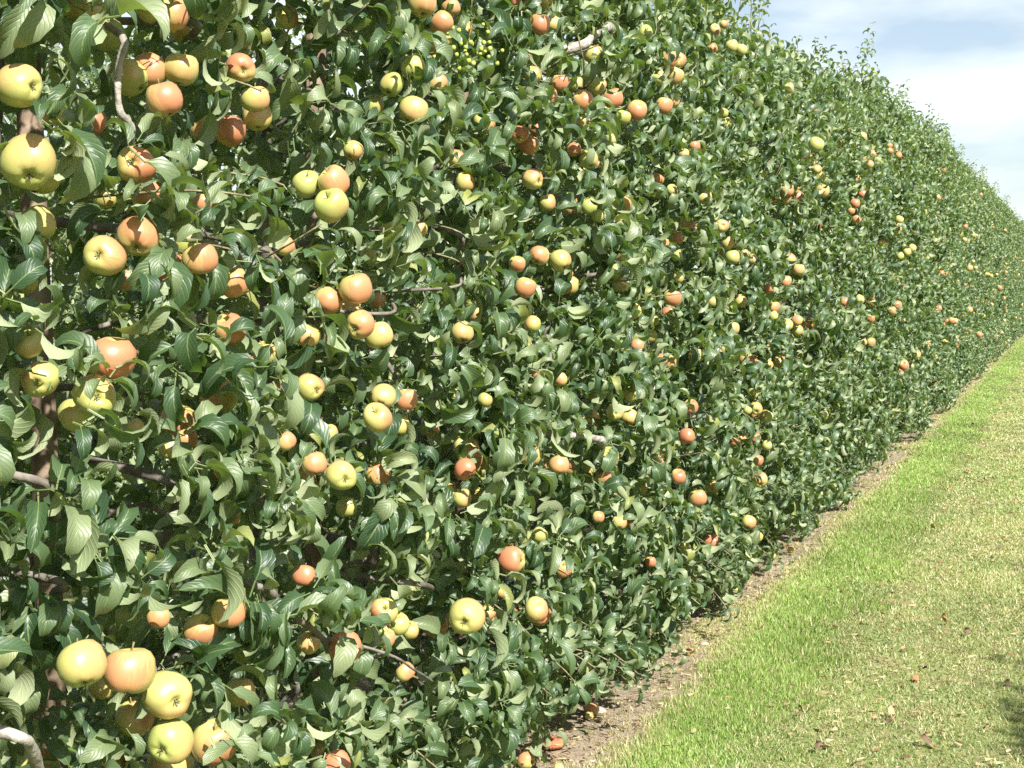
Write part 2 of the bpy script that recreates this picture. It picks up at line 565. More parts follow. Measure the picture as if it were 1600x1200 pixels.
def rand_unit(n):
    return norm(rng.normal(size=(n, 3)))
def rosette_leaves(C, D, kmin=6, kmax=10, size=1.0):
    """whorls of leaves at points C pointing along D"""
    n = len(C)
    k = rng.integers(kmin, kmax + 1, n)
    idx = np.repeat(np.arange(n), k)
    j = np.concatenate([np.arange(q) for q in k])
    kk = k[idx]
    d = D[idx]
    ref = np.where(np.abs(d[:, 2:3]) < .9, np.array([[0, 0, 1.0]]), np.array([[1.0, 0, 0]]))
    u = norm(np.cross(d, ref)); v = np.cross(d, u)
    ph = j * 2.4 + rng.uniform(0, 6.28, n)[idx] + rng.normal(0, .25, len(idx))
    al = R(38) + (1 - j / kk) * R(55) + rng.normal(0, R(9), len(idx))
    T = np.cos(al)[:, None] * d + np.sin(al)[:, None] * (np.cos(ph)[:, None] * u + np.sin(ph)[:, None] * v)
    T[:, 2] -= rng.uniform(-.15, .75, len(idx))
    T = norm(T)
    P = C[idx] + d * (j / kk * .035)[:, None] + rng.normal(0, .006, (len(idx), 3))
    Nn = d * .42 + np.array([.20, -.1, .80]) + rng.normal(0, .30, (len(idx), 3))
    Nn = norm(Nn - T * (Nn * T).sum(1)[:, None])
    flip = rng.random(len(idx)) < .17
    Nn[flip] = norm(-Nn[flip] * .8 + rng.normal(0, .3, (flip.sum(), 3)))
    Nn = norm(Nn - T * (Nn * T).sum(1)[:, None])
    L = rng.uniform(.082, .122, len(idx)) * (1.05 - .35 * (j / kk)) * size * rng.choice([.85, 1.2, 1.3, 1.4], len(idx))
    W = rng.uniform(.72, 1.0, len(idx))
    return P, T, Nn, L, W
def shoot_leaves(P0, D0, length, up=.3, size=1.0):
    """one leafy shoot: returns leaf arrays and its stem polyline"""
    m = 7
    pts = [P0]
    d = D0 / np.linalg.norm(D0)
    for i in range(m):
        d = d + np.array([0, 0, up]) * .22 + rng.normal(0, .05, 3)
        d /= np.linalg.norm(d)
        pts.append(pts[-1] + d * length / m)
    pts = np.array(pts)
    nl = max(5, int(length / .027))
    tt = np.sort(rng.uniform(.05, 1, nl)); tt[-1] = 1; tt[-2] = .97
    P = np.stack([np.interp(tt * m, np.arange(m + 1), pts[:, c]) for c in range(3)], 1)
    dd = norm(np.stack([np.interp(tt * m, np.arange(m + 1), np.gradient(pts[:, c])) for c in range(3)], 1))
    ref = np.where(np.abs(dd[:, 2:3]) < .9, np.array([[0, 0, 1.0]]), np.array([[1.0, 0, 0]]))
    u = norm(np.cross(dd, ref)); v = np.cross(dd, u)
    ph = np.arange(nl) * 2.4 + rng.uniform(0, 6)
    al = R(70) - tt * R(28)
    T = np.cos(al)[:, None] * dd + np.sin(al)[:, None] * (np.cos(ph)[:, None] * u + np.sin(ph)[:, None] * v)
    T = norm(T + np.array([0, 0, -.18]))
    Nn = dd * .75 + np.array([0.1, -.05, .5]) + rng.normal(0, .2, (nl, 3))
    Nn = norm(Nn - T * (Nn * T).sum(1)[:, None])
    L = rng.uniform(.08, .112, nl) * (1.05 - .40 * tt ** 2) * size * 1.2
    return (P, T, Nn, L, rng.uniform(.8, 1.1, nl)), pts

# dark gaps between the near trees' leaves, as seen from the alley: (x, y, half width, half height)
HOLES = [(105, 715, 80, 48), (200, 800, 80, 55), (250, 860, 60, 40), (150, 110, 34, 60), (120, 330, 40, 40), (535, 850, 55, 50),
         (500, 655, 42, 28), (520, 95, 55, 34), (560, 140, 60, 26), (445, 320, 40, 30), (645, 345, 42, 28), (300, 480, 40, 28), (110, 480, 45, 60),
         (905, 395, 34, 24), (1130, 508, 30, 22), (1295, 415, 26, 22), (1240, 480, 24, 18), (860, 350, 30, 20), (480, 820, 34, 26),
         (640, 400, 34, 26), (830, 800, 26, 34), (690, 745, 22, 34), (440, 160, 30, 22), (905, 60, 30, 24), (1010, 150, 30, 20), (1215, 345, 24, 20),
         (290, 1000, 30, 22), (30, 1010, 30, 20), (395, 1165, 30, 30), (760, 255, 26, 18), (1170, 230, 22, 16), (960, 610, 26, 18), (40, 395, 30, 26),
         (1450, 500, 12, 10), (1405, 395, 14, 12), (1085, 610, 22, 14), (330, 640, 34, 40), (620, 900, 30, 20), (20, 860, 40, 26)]
HP = np.array(HOLES, float)

def bump_field(y, z, s=0.0):
    return (.055 * np.sin(5.1 * y + 2.3 * z + s) + .05 * np.sin(8.7 * z - 3.1 * y + 1.7 + s) + .035 * np.sin(13.3 * y + 9.1 * z + 4 + s))

def grow(ty, T, density=1.0, near=False, seed=0.0):
    """all leaves (Leaves) and twig polylines of a tree whose trunk stands at y = ty in the row"""
    n = int((900 if near else 760) * density * T / 3.6)
    z = rng.uniform(.10, T - .1, n)
    keep = rng.random(n) < np.clip(width_at(z, T) / .5, .45, 1)
    z = z[keep]; n = len(z)
    side = np.where(rng.random(n) < (.62 if near else .70), 1.0, -1.0)
    e = np.abs(rng.normal(0, .11, n))
    deep = rng.random(n) < .24
    e[deep] = rng.uniform(.1, .65, deep.sum())
    y = ty + rng.uniform(-.62, .62, n)
    bmp = bump_field(y, z, seed) + (.11 * np.sin(5.7 * y + 1.1 + seed) + .07 * np.sin(11.9 * y + 2 * seed)) * np.exp(-z / .45)
    wx = np.maximum(width_at(z, T) + bmp - e, .02)
    x = ROW_X + side * wx
    C = np.stack([x, y, z], 1)
    D = norm(np.stack([side * rng.uniform(.5, 1, n), rng.uniform(-.7, .7, n), rng.uniform(-.25, .9, n)], 1))
    if near:
        px, py, zz = project(C)
        dead = np.zeros(n, bool)
        for hx, hy, a, b in HP:
            dead |= (((px - hx) / (a * 1.05)) ** 2 + ((py - hy) / (b * 1.05)) ** 2 < 1) & (e < .62) & (side > 0)
        dead &= rng.random(n) < .97
        C, D, e = C[~dead], D[~dead], e[~dead]
    packs = [rosette_leaves(C, D)]
    twigs = []
    # leafy shoots: upright at the top, arching outwards on the faces, hanging at the foot
    ns = 12
    for i in range(ns):
        p = np.array([ROW_X + rng.normal(0, .12), ty + rng.uniform(-.5, .5), T - rng.uniform(.15, .7)])
        L_, pts = shoot_leaves(p, np.array([rng.normal(0, .3), rng.normal(0, .3), 1.0]), rng.uniform(.3, .55), .1, .95)
        packs.append(L_); twigs.append((pts, .004))
    for i in range(26):
        zz_ = rng.uniform(.35, T - .6)
        s_ = 1 if rng.random() < .75 else -1
        y_ = ty + rng.uniform(-.55, .55)
        p = np.array([ROW_X + s_ * (width_at(zz_, T) - .22), y_, zz_])
        L_, pts = shoot_leaves(p, np.array([s_ * 1.0, rng.normal(0, .5), rng.uniform(-.1, .6)]), rng.uniform(.2, .34), rng.uniform(-.9, .9))
        if near:
            qx, qy, _z = project(pts[-1:])
            if any(((qx[0] - h[0]) / h[2]) ** 2 + ((qy[0] - h[1]) / h[3]) ** 2 < 1 for h in HOLES):
                continue
        packs.append(L_); twigs.append((pts, .0032))
    for i in range(11):
        zz_ = rng.uniform(.30, .55)
        p = np.array([ROW_X + .45, ty + rng.uniform(-.55, .55), zz_])
        L_, pts = shoot_leaves(p, np.array([1.0, rng.normal(0, .35), rng.uniform(-.2, .1)]), rng.uniform(.22, .36), -.45)
        if pts[:, 2].min() < .09:
            continue
        packs.append(L_); twigs.append((pts, .0035))
    arr = [np.concatenate([q[i] for q in packs]) for i in range(5)]
    lv = Leaves(*arr)
    ok = lv.P[:, 2] > .05
    return lv.sub(ok), C, D, twigs

# ------------------------------------------------------------------ ground
gx = np.concatenate([[-400, -60, -12, -6], np.linspace(-3.5, 3, 120), [6, 12, 60, 400]])
gy = np.concatenate([[-400, -40, -6], np.linspace(1, 12, 190), np.linspace(12.3, 40, 70), [60, 120, 400, 1500]])
GX, GY = np.meshgrid(gx, gy, indexing='ij')
def ground_z(x, y):
    b = .012 * np.sin(3.1 * x + 1.3 * y) * np.sin(2.3 * y + .7) + .008 * np.sin(9.7 * x + 4.1 * y + 1) * np.sin(7.9 * y - 3.3 * x)
    berm = .035 * np.exp(-((x + 1.2) / .25) ** 2)
    far = np.clip((60 - np.abs(y)) / 20, 0, 1) * np.clip((6 - np.abs(x)) / 2, 0, 1)
    return (b + berm) * far
GZ = ground_z(GX, GY)
V = np.stack([GX, GY, GZ], -1).reshape(-1, 3)
ny = len(gy)
ii, jj = np.meshgrid(np.arange(len(gx) - 1), np.arange(ny - 1), indexing='ij')
a = (ii * ny + jj).ravel()
ground = link('ground', mesh_np('ground', V, np.stack([a, a + ny, a + ny + 1, a + 1], 1), [ground_material()]))
tag(ground, 'soil strip, lush verge and mown grass alley beside the row', kind='structure')

# ------------------------------------------------------------------ apples: measured in the photograph
# x y radius colour [calyx x y]; colour g green, y yellow, o orange, r red, p pale pink; h = half hidden
BIG = """
45 254 42 y 45 279;30 134 34 y 54 136;62 272 33 gh;85 178 17 yh;145 190 22 rh;213 258 30 r 206 251;232 305 26 oh;233 110 27 o;283 108 27 y;257 155 29 r;205 122 28 gh
237 10 25 g;270 22 27 o;285 47 20 yh;376 106 23 r 381 110;398 155 22 y;402 182 22 yh;170 55 26 gh;660 5 23 o;705 12 15 o;690 36 19 p;612 133 18 g 605 146;645 172 22 y
645 105 20 g;683 130 17 o;675 78 16 oh;583 165 17 gh;552 235 16 o;713 248 14 o;727 285 16 y;478 288 22 g;521 285 24 o;517 321 27 g;448 28 18 oh
843 38 17 r;863 38 13 y;812 3 14 r;852 2 12 y;1008 52 12 g;1028 33 11 gh;1057 94 14.5 o 1059 91;1053 118 14 y;1028 121 12 y;1063 128 12 yh;912 158 17 o;932 134 15 o;900 132 13 g
957 154 16 r;942 170 14 yh;995 173 16 o;973 183 12 g;1037 165 13 o;1050 158 12 oh;825 95 13 oh;833 117 14 o;875 130 15 r;911 192 11 y;812 210 14 r 809 216;826 226 16 r;838 201 12 rh
897 234 11 r;920 248 15 y 923 260;934 258 9 rh;904 270 12 yh;832 280 16.5 o 844 283;857 285 13 yh
58 350 27 g 66 378;163 400 32 o 152 398;216 369 32 p 212 390;40 440 20 gh;312 405 27 o;365 442 23 o;195 437 16 oh;45 538 22.5 g;63 592 29 y 57 600;165 310 18 gh;315 318 13 oh
555 452 25.5 o;513 470 22 o;563 507 23 o 552 515;592 525 22 y;545 486 20 yh;590 470 14 oh;618 495 13 gh;480 525 20 y;445 385 13 o;483 445 15 yh;722 520 17.5 y 724 535;610 355 18 gh;655 358 13 y
740 312 12 oh;768 578 11 rh;740 490 13 yh;700 550 11 yh;418 550 19 yh;438 600 11 rh;580 400 17 gh
855 317 14 p;842 399 15.5 o;875 407 17.5 o;808 412 13 p;820 449 16 p;832 507 13.5 y;920 322 14 g;933 336 12 g;1050 465 14 o;1045 490 12 rh
118 648 27 g;148 618 33 y 152 621;350 735 15 oh;345 722 13 oh;292 685 14 oh;265 702 17 gh;360 808 14 oh;210 670 14 gh;484 605 22 p 498 611;598 620 19.5 y 594 633;634 624 18 o;590 653 23 o;621 665 20 gh
447 690 15 o;515 678 12 yh;491 725 19 o;533 743 24 y 541 750;590 741 21 r;542 793 17 gh;510 762 15 gh;712 618 11 yh;758 625 12 g;675 672 9 ph;727 734 17 r;757 731 16 yh;722 779 15 y;752 775 14 yh
789 683 11 oh;475 900 18 r;799 875 21 r 817 875;873 727 16 p;943 744 14 o;961 644 14 y 963 645;983 652 13 y;915 735 13 gh
127 1038 37 y;201 1048 39 o;261 1086 38 o 278 1098;266 1158 35 g 250 1175;334 1160 35 o;211 1121 31 oh;163 1070 24 gh;376 1082 24 y;357 957 26 o;313 985 26 o;247 965 17 p;265 1194 34 yh
482 1005 18 y;540 1012 26 r;600 955 22 o 602 949;622 975 18 y;641 985 14 y;602 998 16 o;633 1050 15 o;729 963 28 y 724 974;761 958 13 o;771 967 14 oh;785 925 11 oh;525 1195 23 r;498 1172 14 yh;575 1182 18 yh
843 958 20 o;934 985 12 oh;1073 682 13 r;1070 973 10 o;880 890 13 o;843 836 13 y;770 1150 15 gh;185 1192 17 rh;800 950 9 oh
"""
SMALL = """
1143 72 10 y;1158 78 9.5 y;1117 47 9 o;1131 38 7 r;1113 76 8 oh;1085 228 9 r;1068 241 9 y;1080 205 12 gh;1134 192 9 y;1130 177 8 y;955 218 8 o;1027 280 10 o;1050 298 9.5 y;945 256 8 yh
1233 138 8 o;1283 278 10 y;1285 298 11 y;1276 265 8 oh;1246 308 10 r;1363 241 6 o;1359 257 6.5 o;1351 249 4.5 o;1372 250 5.5 y;1390 228 4.5 r;1404 243 5.5 r;1408 254 5 r;1391 236 5 r;1401 222 4.5 r
1275 226 12 gh;1057 398 9.5 g;1075 355 13 p;1058 372 10.5 o;1037 380 9 y;1128 353 11 o 1130 352;1137 380 10 y;1144 402 11.5 g;1176 406 8.5 y;1162 396 8 yh;962 425 12.5 g;968 445 12 y;971 405 9 p
1060 434 9 g;1113 471 9 g;1146 475 9 yh;1157 471 10 y;1145 513 10 y;1087 556 11.5 y;1124 548 9 o;935 518 10 gh;990 486 12 y;995 540 10.5 o;1015 525 11 gh;1020 500 10 gh;875 593 12 y;841 587 7 oh
1234 406 10.5 o;1247 421 10 y;1227 440 10 p;1201 451 8 r;1245 501 8.5 p;1262 506 10.5 r;1246 516 9 y;1230 508 9 g;1209 480 9.5 o;1208 494 8 g;1216 563 10.5 r;1235 562 9 rh;1336 318 8 r;1338 343 7.5 p
1347 303 6 r;1330 330 5.5 r;1405 343 6.5 o;1402 357 7.5 o;1417 394 6.5 y;1425 388 6.5 p;1406 400 6 g;1343 468 7.5 y;1361 472 7 y;1360 498 6.5 r;1360 535 7.5 o;1349 535 5.5 y;1412 571 8 r;1405 582 7.5 r
1432 554 7 p;1320 472 7.5 r;1401 477 7.5 r;1394 486 7 o;1411 501 7.5 o;1471 375 4.5 o;1471 386 4.5 y;1520 367 4 p;1525 370 4 p;1479 429 5 p;1515 419 5 y;1509 422 4.5 y;1562 450 4 r;1530 523 5 r;1515 484 5 o
1487 501 5.5 o;1556 528 3.5 r;1028 675 9 oh;1025 722 12 r;1060 745 12 r;1090 778 14 o;1113 762 11 o 1111 766;1187 750 12 o 1188 758;1180 685 9 r;1157 686 10 o;1146 690 7 r;1185 720 8 r;1198 696 8 y;1170 816 12 p
1183 838 8.5 y;1112 846 13 r;1068 857 10.5 y;1016 878 9 r;935 808 10 o;968 816 12 y;830 664 7 oh;1178 614 9.5 g;1181 638 10.5 y 1182 644;1197 650 10.5 g;1168 641 7 gh;1059 612 8 y;990 748 9 rh
1286 610 8.5 y;1303 649 8.5 y;1345 652 9 o;1346 667 8 y;1383 628 7 p;1408 634 6 g;1297 716 9 r;1243 745 9 o;1228 707 7 g;855 612 9 yh;867 660 7 rh;1325 485 5 y;1440 388 5 o;1382 455 5 r
"""
def parse(s, big):
    L = []
    for line in s.strip().splitlines():
        for e in line.split(';'):
            q = e.split()
            L.append(dict(x=float(q[0]), y=float(q[1]), r=float(q[2]), c=q[3][0], hid='h' in q[3], cal=(float(q[4]), float(q[5])) if len(q) > 4 else None, big=big))
    return L
APPLES = (parse(BIG, True) + parse(SMALL, False))[:300]
for q in APPLES:
    inset = .10 if q['hid'] else .01
    if q['r'] < 9:
        inset = -.02 if q['r'] > 7 else -.05
    P, Z, d = surface_hit(q['x'], q['y'], inset)
    Rr = q['r'] * Z / F_PX
    lim = (.031, .043)
    if Rr > lim[1]:
        Z *= lim[1] / Rr; Rr = lim[1]
    elif Rr < lim[0]:
        k = min(lim[0] / Rr, (Z + .12) / Z)
        Z *= k; Rr *= k
    q['P'], q['Z'], q['R'] = CAM + d * Z, Z, max(Rr, .020)
AP = np.array([q['P'] for q in APPLES]); AR = np.array([q['R'] for q in APPLES])
AH = np.array([q['hid'] for q in APPLES])

# limbs that show bare in the photograph: picture points, radius in pixels, depth behind the leaf face
LIMBS = [([(183, -12), (184, 50), (186, 100), (184, 140), (188, 175), (205, 200), (224, 238)], 6.0, .06, 'grey bare'),
         ([(888, 92), (905, 72), (925, 58), (948, 44), (972, 42)], 7.0, .05, 'thick cut pale'),
         ([(-15, 1128), (18, 1148), (48, 1168), (85, 1210)], 10, .0, 'thick pale'),
         ([(40, 730), (62, 752), (85, 780), (112, 812)], 7.0, .06, None),
         ([(85, 896), (93, 908), (107, 930)], 7.0, .1, None),
         ([(340, 890), (400, 915), (435, 940), (460, 965), (490, 985), (520, 1020), (542, 1060)], 5.5, .05, None),
         ([(560, 990), (600, 1020), (645, 1045), (695, 1068)], 2.2, .0, None),
         ([(612, 903), (650, 912), (692, 921)], 5.0, .03, None),
         ([(898, 678), (925, 684), (954, 694)], 5.5, .0, 'pale cut'),
         ([(1076, 648), (1098, 650), (1118, 651)], 5.0, .02, 'pale cut'),
         ([(310, 366), (350, 382), (400, 412)], 3.2, .04, None),
         ([(672, 457), (705, 449), (738, 434)], 2.4, .0, None),
         ([(575, 482), (605, 490), (630, 468)], 3.0, .01, None),
         ([(290, 22), (302, 36), (320, 56)], 6.0, .05, None),
         ([(1011, -10), (1012, 14), (1010, 36)], 3.5, .1, None),
         ([(712, 335), (718, 368), (726, 400)], 3.5, .08, None),
         ([(237, 722), (262, 752), (271, 800), (268, 862)], 7.0, .42, None),
         ([(572, 838), (580, 862), (586, 890)], 8.0, .40, None)]
LIMB3 = []
for pts, rp, inset, lab in LIMBS:
    P3, Zs = [], []
    # one smooth limb: all its points sit in a plane parallel to the row
    px0, py0 = pts[len(pts) // 2]
    Pm, Zm, _ = surface_hit(px0, py0, inset)
    for (px, py) in pts:
        d = ray(px, py)
        t = (Pm[0] - CAM[0]) / d[0]
        P3.append(CAM + d * t); Zs.append(t)
    P3 = np.array(P3)
    # let the ends run back into the tree
    P3[0, 0] -= .18; P3[-1, 0] -= .03
    LIMB3.append((spline(P3, 4 * len(P3)), rp * Zm / F_PX, lab))

def clear_leaves(lv):
    """leaves do not grow through apples or bare limbs, and few hang right in front of them"""
    X, Y, Z = lv.frames()
    tips = []
    for v in range(NVAR):
        t = HI[v][0]
        tips.append(np.stack([t[3 * 5 + 2], t[5 * 5 + 2], t[7 * 5 + 2]]))
    tips = np.array(tips)[lv.var]
    pts = [lv.P + X * tips[:, j, 0:1] + Y * tips[:, j, 1:2] + Z * tips[:, j, 2:3] for j in range(3)]
    kill = np.zeros(len(lv.P), bool)
    rnd = rng.random(len(lv.P))
    ylo, yhi = lv.P[:, 1].min() - .2, lv.P[:, 1].max() + .5
    for P, Rr, hid in zip(AP, AR, AH):
        if not (ylo < P[1] < yhi + .6):
            continue
        v = norm(CAM - P)
        for mid in pts:
            rel = mid - P
            s = rel @ v
            perp = np.linalg.norm(rel - s[:, None] * v, axis=1)
            kill |= (np.linalg.norm(rel, axis=1) < Rr * 1.02)
            if not hid:
                kill |= (s > -.3 * Rr) & (s < .46) & (perp < Rr * .94 + .004) & (rnd < .95)
            else:
                kill |= (s > -.3 * Rr) & (s < .30) & (perp < Rr * .55) & (rnd < .75)
    for pl, rr, lab in LIMB3:
        for P in pl[::2]:
            if not (ylo < P[1] < yhi + .6):
                continue
            v = norm(CAM - P)
            for mid in pts:
                rel = mid - P
                s = rel @ v
                perp = np.linalg.norm(rel - s[:, None] * v, axis=1)
                kill |= (s > -.01) & (s < .45) & (perp < .014 + rr) & (rnd < .88)
    return lv.sub(~kill)

# ------------------------------------------------------------------ the row of trees
STEP, NEAR, NTREES = 1.1, 12, 55
ORD = ['first', 'second', 'third', 'fourth', 'fifth', 'sixth', 'seventh', 'eighth', 'ninth', 'tenth', 'eleventh', 'twelfth', 'thirteenth',
       'fourteenth', 'fifteenth', 'sixteenth', 'seventeenth', 'eighteenth', 'nineteenth']
TENS = ['', '', 'twenty', 'thirty', 'forty', 'fifty', 'sixty']
def ordinal(i):
    if i < 19: return ORD[i]
    n = i + 1
    if n % 10 == 0: return {20: 'twentieth', 30: 'thirtieth', 40: 'fortieth', 50: 'fiftieth', 60: 'sixtieth'}[n]
    return TENS[n // 10] + '-' + ORD[n % 10 - 1]
heights = [float(np.interp(1.25 + STEP * i, [0, 7.6, 9.2, 11, 14, 21, 60], [3.42, 3.42, 3.2, 3.25, 3.5, 3.68, 3.72])) + .14 * math.sin(i * 1.7) + .08 * math.sin(i * .63 + 1) + rng.uniform(-.06, .08) for i in range(NTREES)]
def trunk_polyline(tx, ty, T, wob=.05):
    zs = np.linspace(-.03, T - .1, 12)
    return np.stack([tx + wob * np.sin(zs * 2.1 + ty), ty + wob * np.sin(zs * 1.6 + 2 * ty), zs], 1)

print('growing')
near_trees = []
for i in range(NEAR):
    ty = 1.25 + STEP * i
    lv, C, D, twigs = grow(ty, heights[i], 1.0, True, 0.0)
    lv = clear_leaves(lv)
    near_trees.append([ty, heights[i], lv, C, D, twigs])

# which leaves the alley side shows: depth buffer over a coarse grid of the view
CELL = 7
gw, gh = 1600 // CELL + 1, 1200 // CELL + 1
allP, allID = [], []
tree_of, local_of = [], []
base = 0
for ti, (ty, T, lv, C, D, tw) in enumerate(near_trees):
    for v, idx, V in lv.verts(HI):
        pts = V[:, :45]
        allP.append(pts.reshape(-1, 3)); allID.append(np.repeat(idx + base, 45))
    base += len(lv.P)
    tree_of.append(np.full(len(lv.P), ti)); local_of.append(np.arange(len(lv.P)))
allP = np.concatenate(allP); allID = np.concatenate(allID)
tree_of = np.concatenate(tree_of); local_of = np.concatenate(local_of)
px, py, zz = project(allP)
ok = (px > 0) & (px < 1600) & (py > 0) & (py < 1200) & (zz > .3)
cell = (py[ok] // CELL).astype(int) * gw + (px[ok] // CELL).astype(int)
idk, zk = allID[ok], zz[ok]
order = np.lexsort((zk, cell))
first = np.ones(len(order), bool)
first[1:] = cell[order][1:] != cell[order][:-1]
vis = np.bincount(idk[order][first], minlength=base)
del allP, allID, px, py, zz

def limb_object(name, pl, radii, parent, mat, sides=8, bumps=.12, label=None):
    origin = np.array(parent.location)
    v, f = tube(pl, radii, sides, bumps)
    o = link(name, mesh_np(name, v - origin, f, [mat]), parent)
    if label: o['label'] = label
    return o
def branch_lines(ty, T, n=16):
    out_ = []
    for k in range(n):
        z0 = .35 + (T - .9) * k / n + rng.uniform(-.05, .05)
        a = k * 2.4 + rng.uniform(-.3, .3)
        w_ = float(width_at(np.array([z0]), T)[0]) * rng.uniform(.75, 1.0)
        dx, dy = math.cos(a) * w_, math.sin(a) * .55
        rise = rng.uniform(-.05, .28)
        P0 = np.array([ROW_X + .05 * math.sin(z0 * 2.1 + ty), ty + .05 * math.sin(z0 * 1.6 + 2 * ty), z0])
        pts = [P0, P0 + [dx * .4, dy * .4, rise * .7], P0 + [dx * .75, dy * .75, rise], P0 + [dx, dy, rise * .7 - .05]]
        out_.append(spline(pts, 7))
    return out_
def twig_mesh(C, lines, twigs, origin, frac=1.0):
    allp = np.concatenate(lines)
    parts = []
    used_pt = {}
    for c in C:
        if rng.random() > frac:
            continue
        dist = np.linalg.norm(allp - c, axis=1)
        j = int(rng.choice(np.argsort(dist)[:5]))
        if dist[j] > .30 or dist[j] < .03 or used_pt.get(j, 0) > 1:
            continue
        used_pt[j] = used_pt.get(j, 0) + 1
        b = allp[j]
        m = (b + c) / 2 + rng.normal(0, .015, 3) - np.array([0, 0, .02])
        parts.append(tube([b, m, c], [.0036, .0028, .0022], 4))
    for pts, r in twigs:
        parts.append(tube(pts, np.linspace(r, .0018, len(pts)), 4))
    v, f = join_parts(parts)
    return mesh_np('twigs', v - origin, f, [M_TWIG])

leaf_total = 0
trees = []
off = 0
for ti, (ty, T, lv, C, D, tw) in enumerate(near_trees):
    n = len(lv.P)
    score = vis[off:off + n].astype(float)
    off += n
    root = empty('apple_tree', (ROW_X, ty, 0))
    origin = np.array([ROW_X, ty, 0.0])
    extra = {0: 'nearest apple tree, dark gap and grey limbs showing among its large leaves',
             1: 'second apple tree from the camera, upright grey limb and fruit bunches on its upper face'}.get(ti,
             '%s apple tree of the row counting from the camera, full of yellow-orange fruit' % ordinal(ti))
    tag(root, extra, 'apple tree', 'apple trees trained in one long row')
    trees.append(root)
    chosen = np.argsort(-score)[:300]
    chosen = chosen[score[chosen] >= 2]
    sel = np.zeros(n, bool); sel[chosen] = True
    X, Y, Z = lv.frames()
    for k in chosen:
        o = bpy.data.objects.new('leaf', LEAF_ME[lv.var[k]])
        COL.objects.link(o)
        o.parent = root
        M = Matrix(((X[k, 0], Y[k, 0], Z[k, 0], lv.P[k, 0] - origin[0]), (X[k, 1], Y[k, 1], Z[k, 1], lv.P[k, 1] - origin[1]),
                    (X[k, 2], Y[k, 2], Z[k, 2], lv.P[k, 2]), (0, 0, 0, 1)))
        o.matrix_basis = M
    leaf_total += len(chosen)
    fo = link('foliage', foliage_mesh(lv.sub(~sel), HI if ti < 3 else LO, origin), root)
    fo['kind'] = 'stuff'
    pl = trunk_polyline(ROW_X, ty, T)
    limb_object('trunk', pl, np.linspace(.031, .010, len(pl)), root, M_BARK, 12, .16)
    lines = branch_lines(ty, T)
    for l in lines:
        limb_object('branch', l, np.linspace(.013, .005, len(l)), root, M_BARK, 7)
    t_ = link('twigs', twig_mesh(C, lines, tw, origin), root)
    t_['kind'] = 'stuff'
for pl, rr, lab in LIMB3:
    ti = int(np.clip(round((pl[len(pl) // 2][1] - 1.25) / STEP), 0, NEAR - 1))
    rad = rr * (1 + .10 * np.sin(np.linspace(0, 9, len(pl))) + .06 * rng.normal(size=len(pl)))
    if lab and 'cut' in lab:
        rad[-4:] *= 1.45
    limb_object('branch', pl, rad, trees[ti], M_LIMB if lab else M_BARK, 10, .14, (lab + ' branch among the leaves') if lab else None)

# far trees: six grown individuals, copied with their parts
protos = []
for k in range(6):
    ty0, T0 = 0.0, 3.6
    lv, C, D, tw = grow(ty0, T0, 1.0, False, k * 1.9)
    origin = np.array([ROW_X, 0, 0.0])
    me_f = foliage_mesh(lv, LO, origin)
    lines = branch_lines(ty0, T0, 14)
    bv, bf = join_parts([tube(l, np.linspace(.012, .005, len(l)), 5) for l in lines])
    me_b = mesh_np('branches', bv - origin, bf, [M_BARK])
    pl = trunk_polyline(ROW_X, ty0, T0)
    tv, tf = tube(pl, np.linspace(.036, .010, len(pl)), 9, .15)
    me_t = mesh_np('trunk', tv - origin, tf, [M_BARK])
    protos.append((me_f, me_b, me_t))
def far_tree(x, y, T, k, label, group, flip=False):
    root = empty('apple_tree', (x, y, 0))
    tag(root, label, 'apple tree', group)
    me_f, me_b, me_t = protos[k]
    for nm, me in (('foliage', me_f), ('twigs', me_b), ('trunk', me_t)):
        o = link(nm, me, root)
        if nm != 'trunk':
            o['kind'] = 'stuff'
    root.scale = (1, rng.uniform(.95, 1.05), T / 3.6)
    if flip:
        root.rotation_euler = (0, 0, math.pi)
    return root
prev = -1
for i in range(NEAR, NTREES):
    k = int(rng.integers(0, 6))
    while k == prev:
        k = int(rng.integers(0, 6))
    prev = k
    far_tree(ROW_X + rng.uniform(-.03, .03), 1.25 + STEP * i, heights[i] * 1.02, k,
             '%s apple tree of the row counting from the camera, small in the distance' % ordinal(i), 'apple trees trained in one long row')
for k, (y, T, wd) in enumerate([(1.3, 2.8, 'stubby'), (2.4, 2.7, 'rounded'), (3.55, 3.4, 'tall'), (4.7, 2.7, 'broad'), (5.9, 3.4, 'lofty'), (7.1, 2.7, 'compact'), (8.2, 2.8, 'low')]):
    far_tree(2.84, y, T, (k + 1) % 6, '%s apple tree across the grass alley that throws its shadow tip onto the turf' % wd, 'apple trees across the alley', True)
for k in range(13):
    far_tree(-5.6, 4.6 + 1.15 * k, 3.3 + .2 * math.sin(k * 2.1), (k * 5 + 2) % 6, '%s apple tree of the next row back, glimpsed dark through gaps between the leaves' % ordinal(k), 'apple trees of the next row', bool(k % 2))

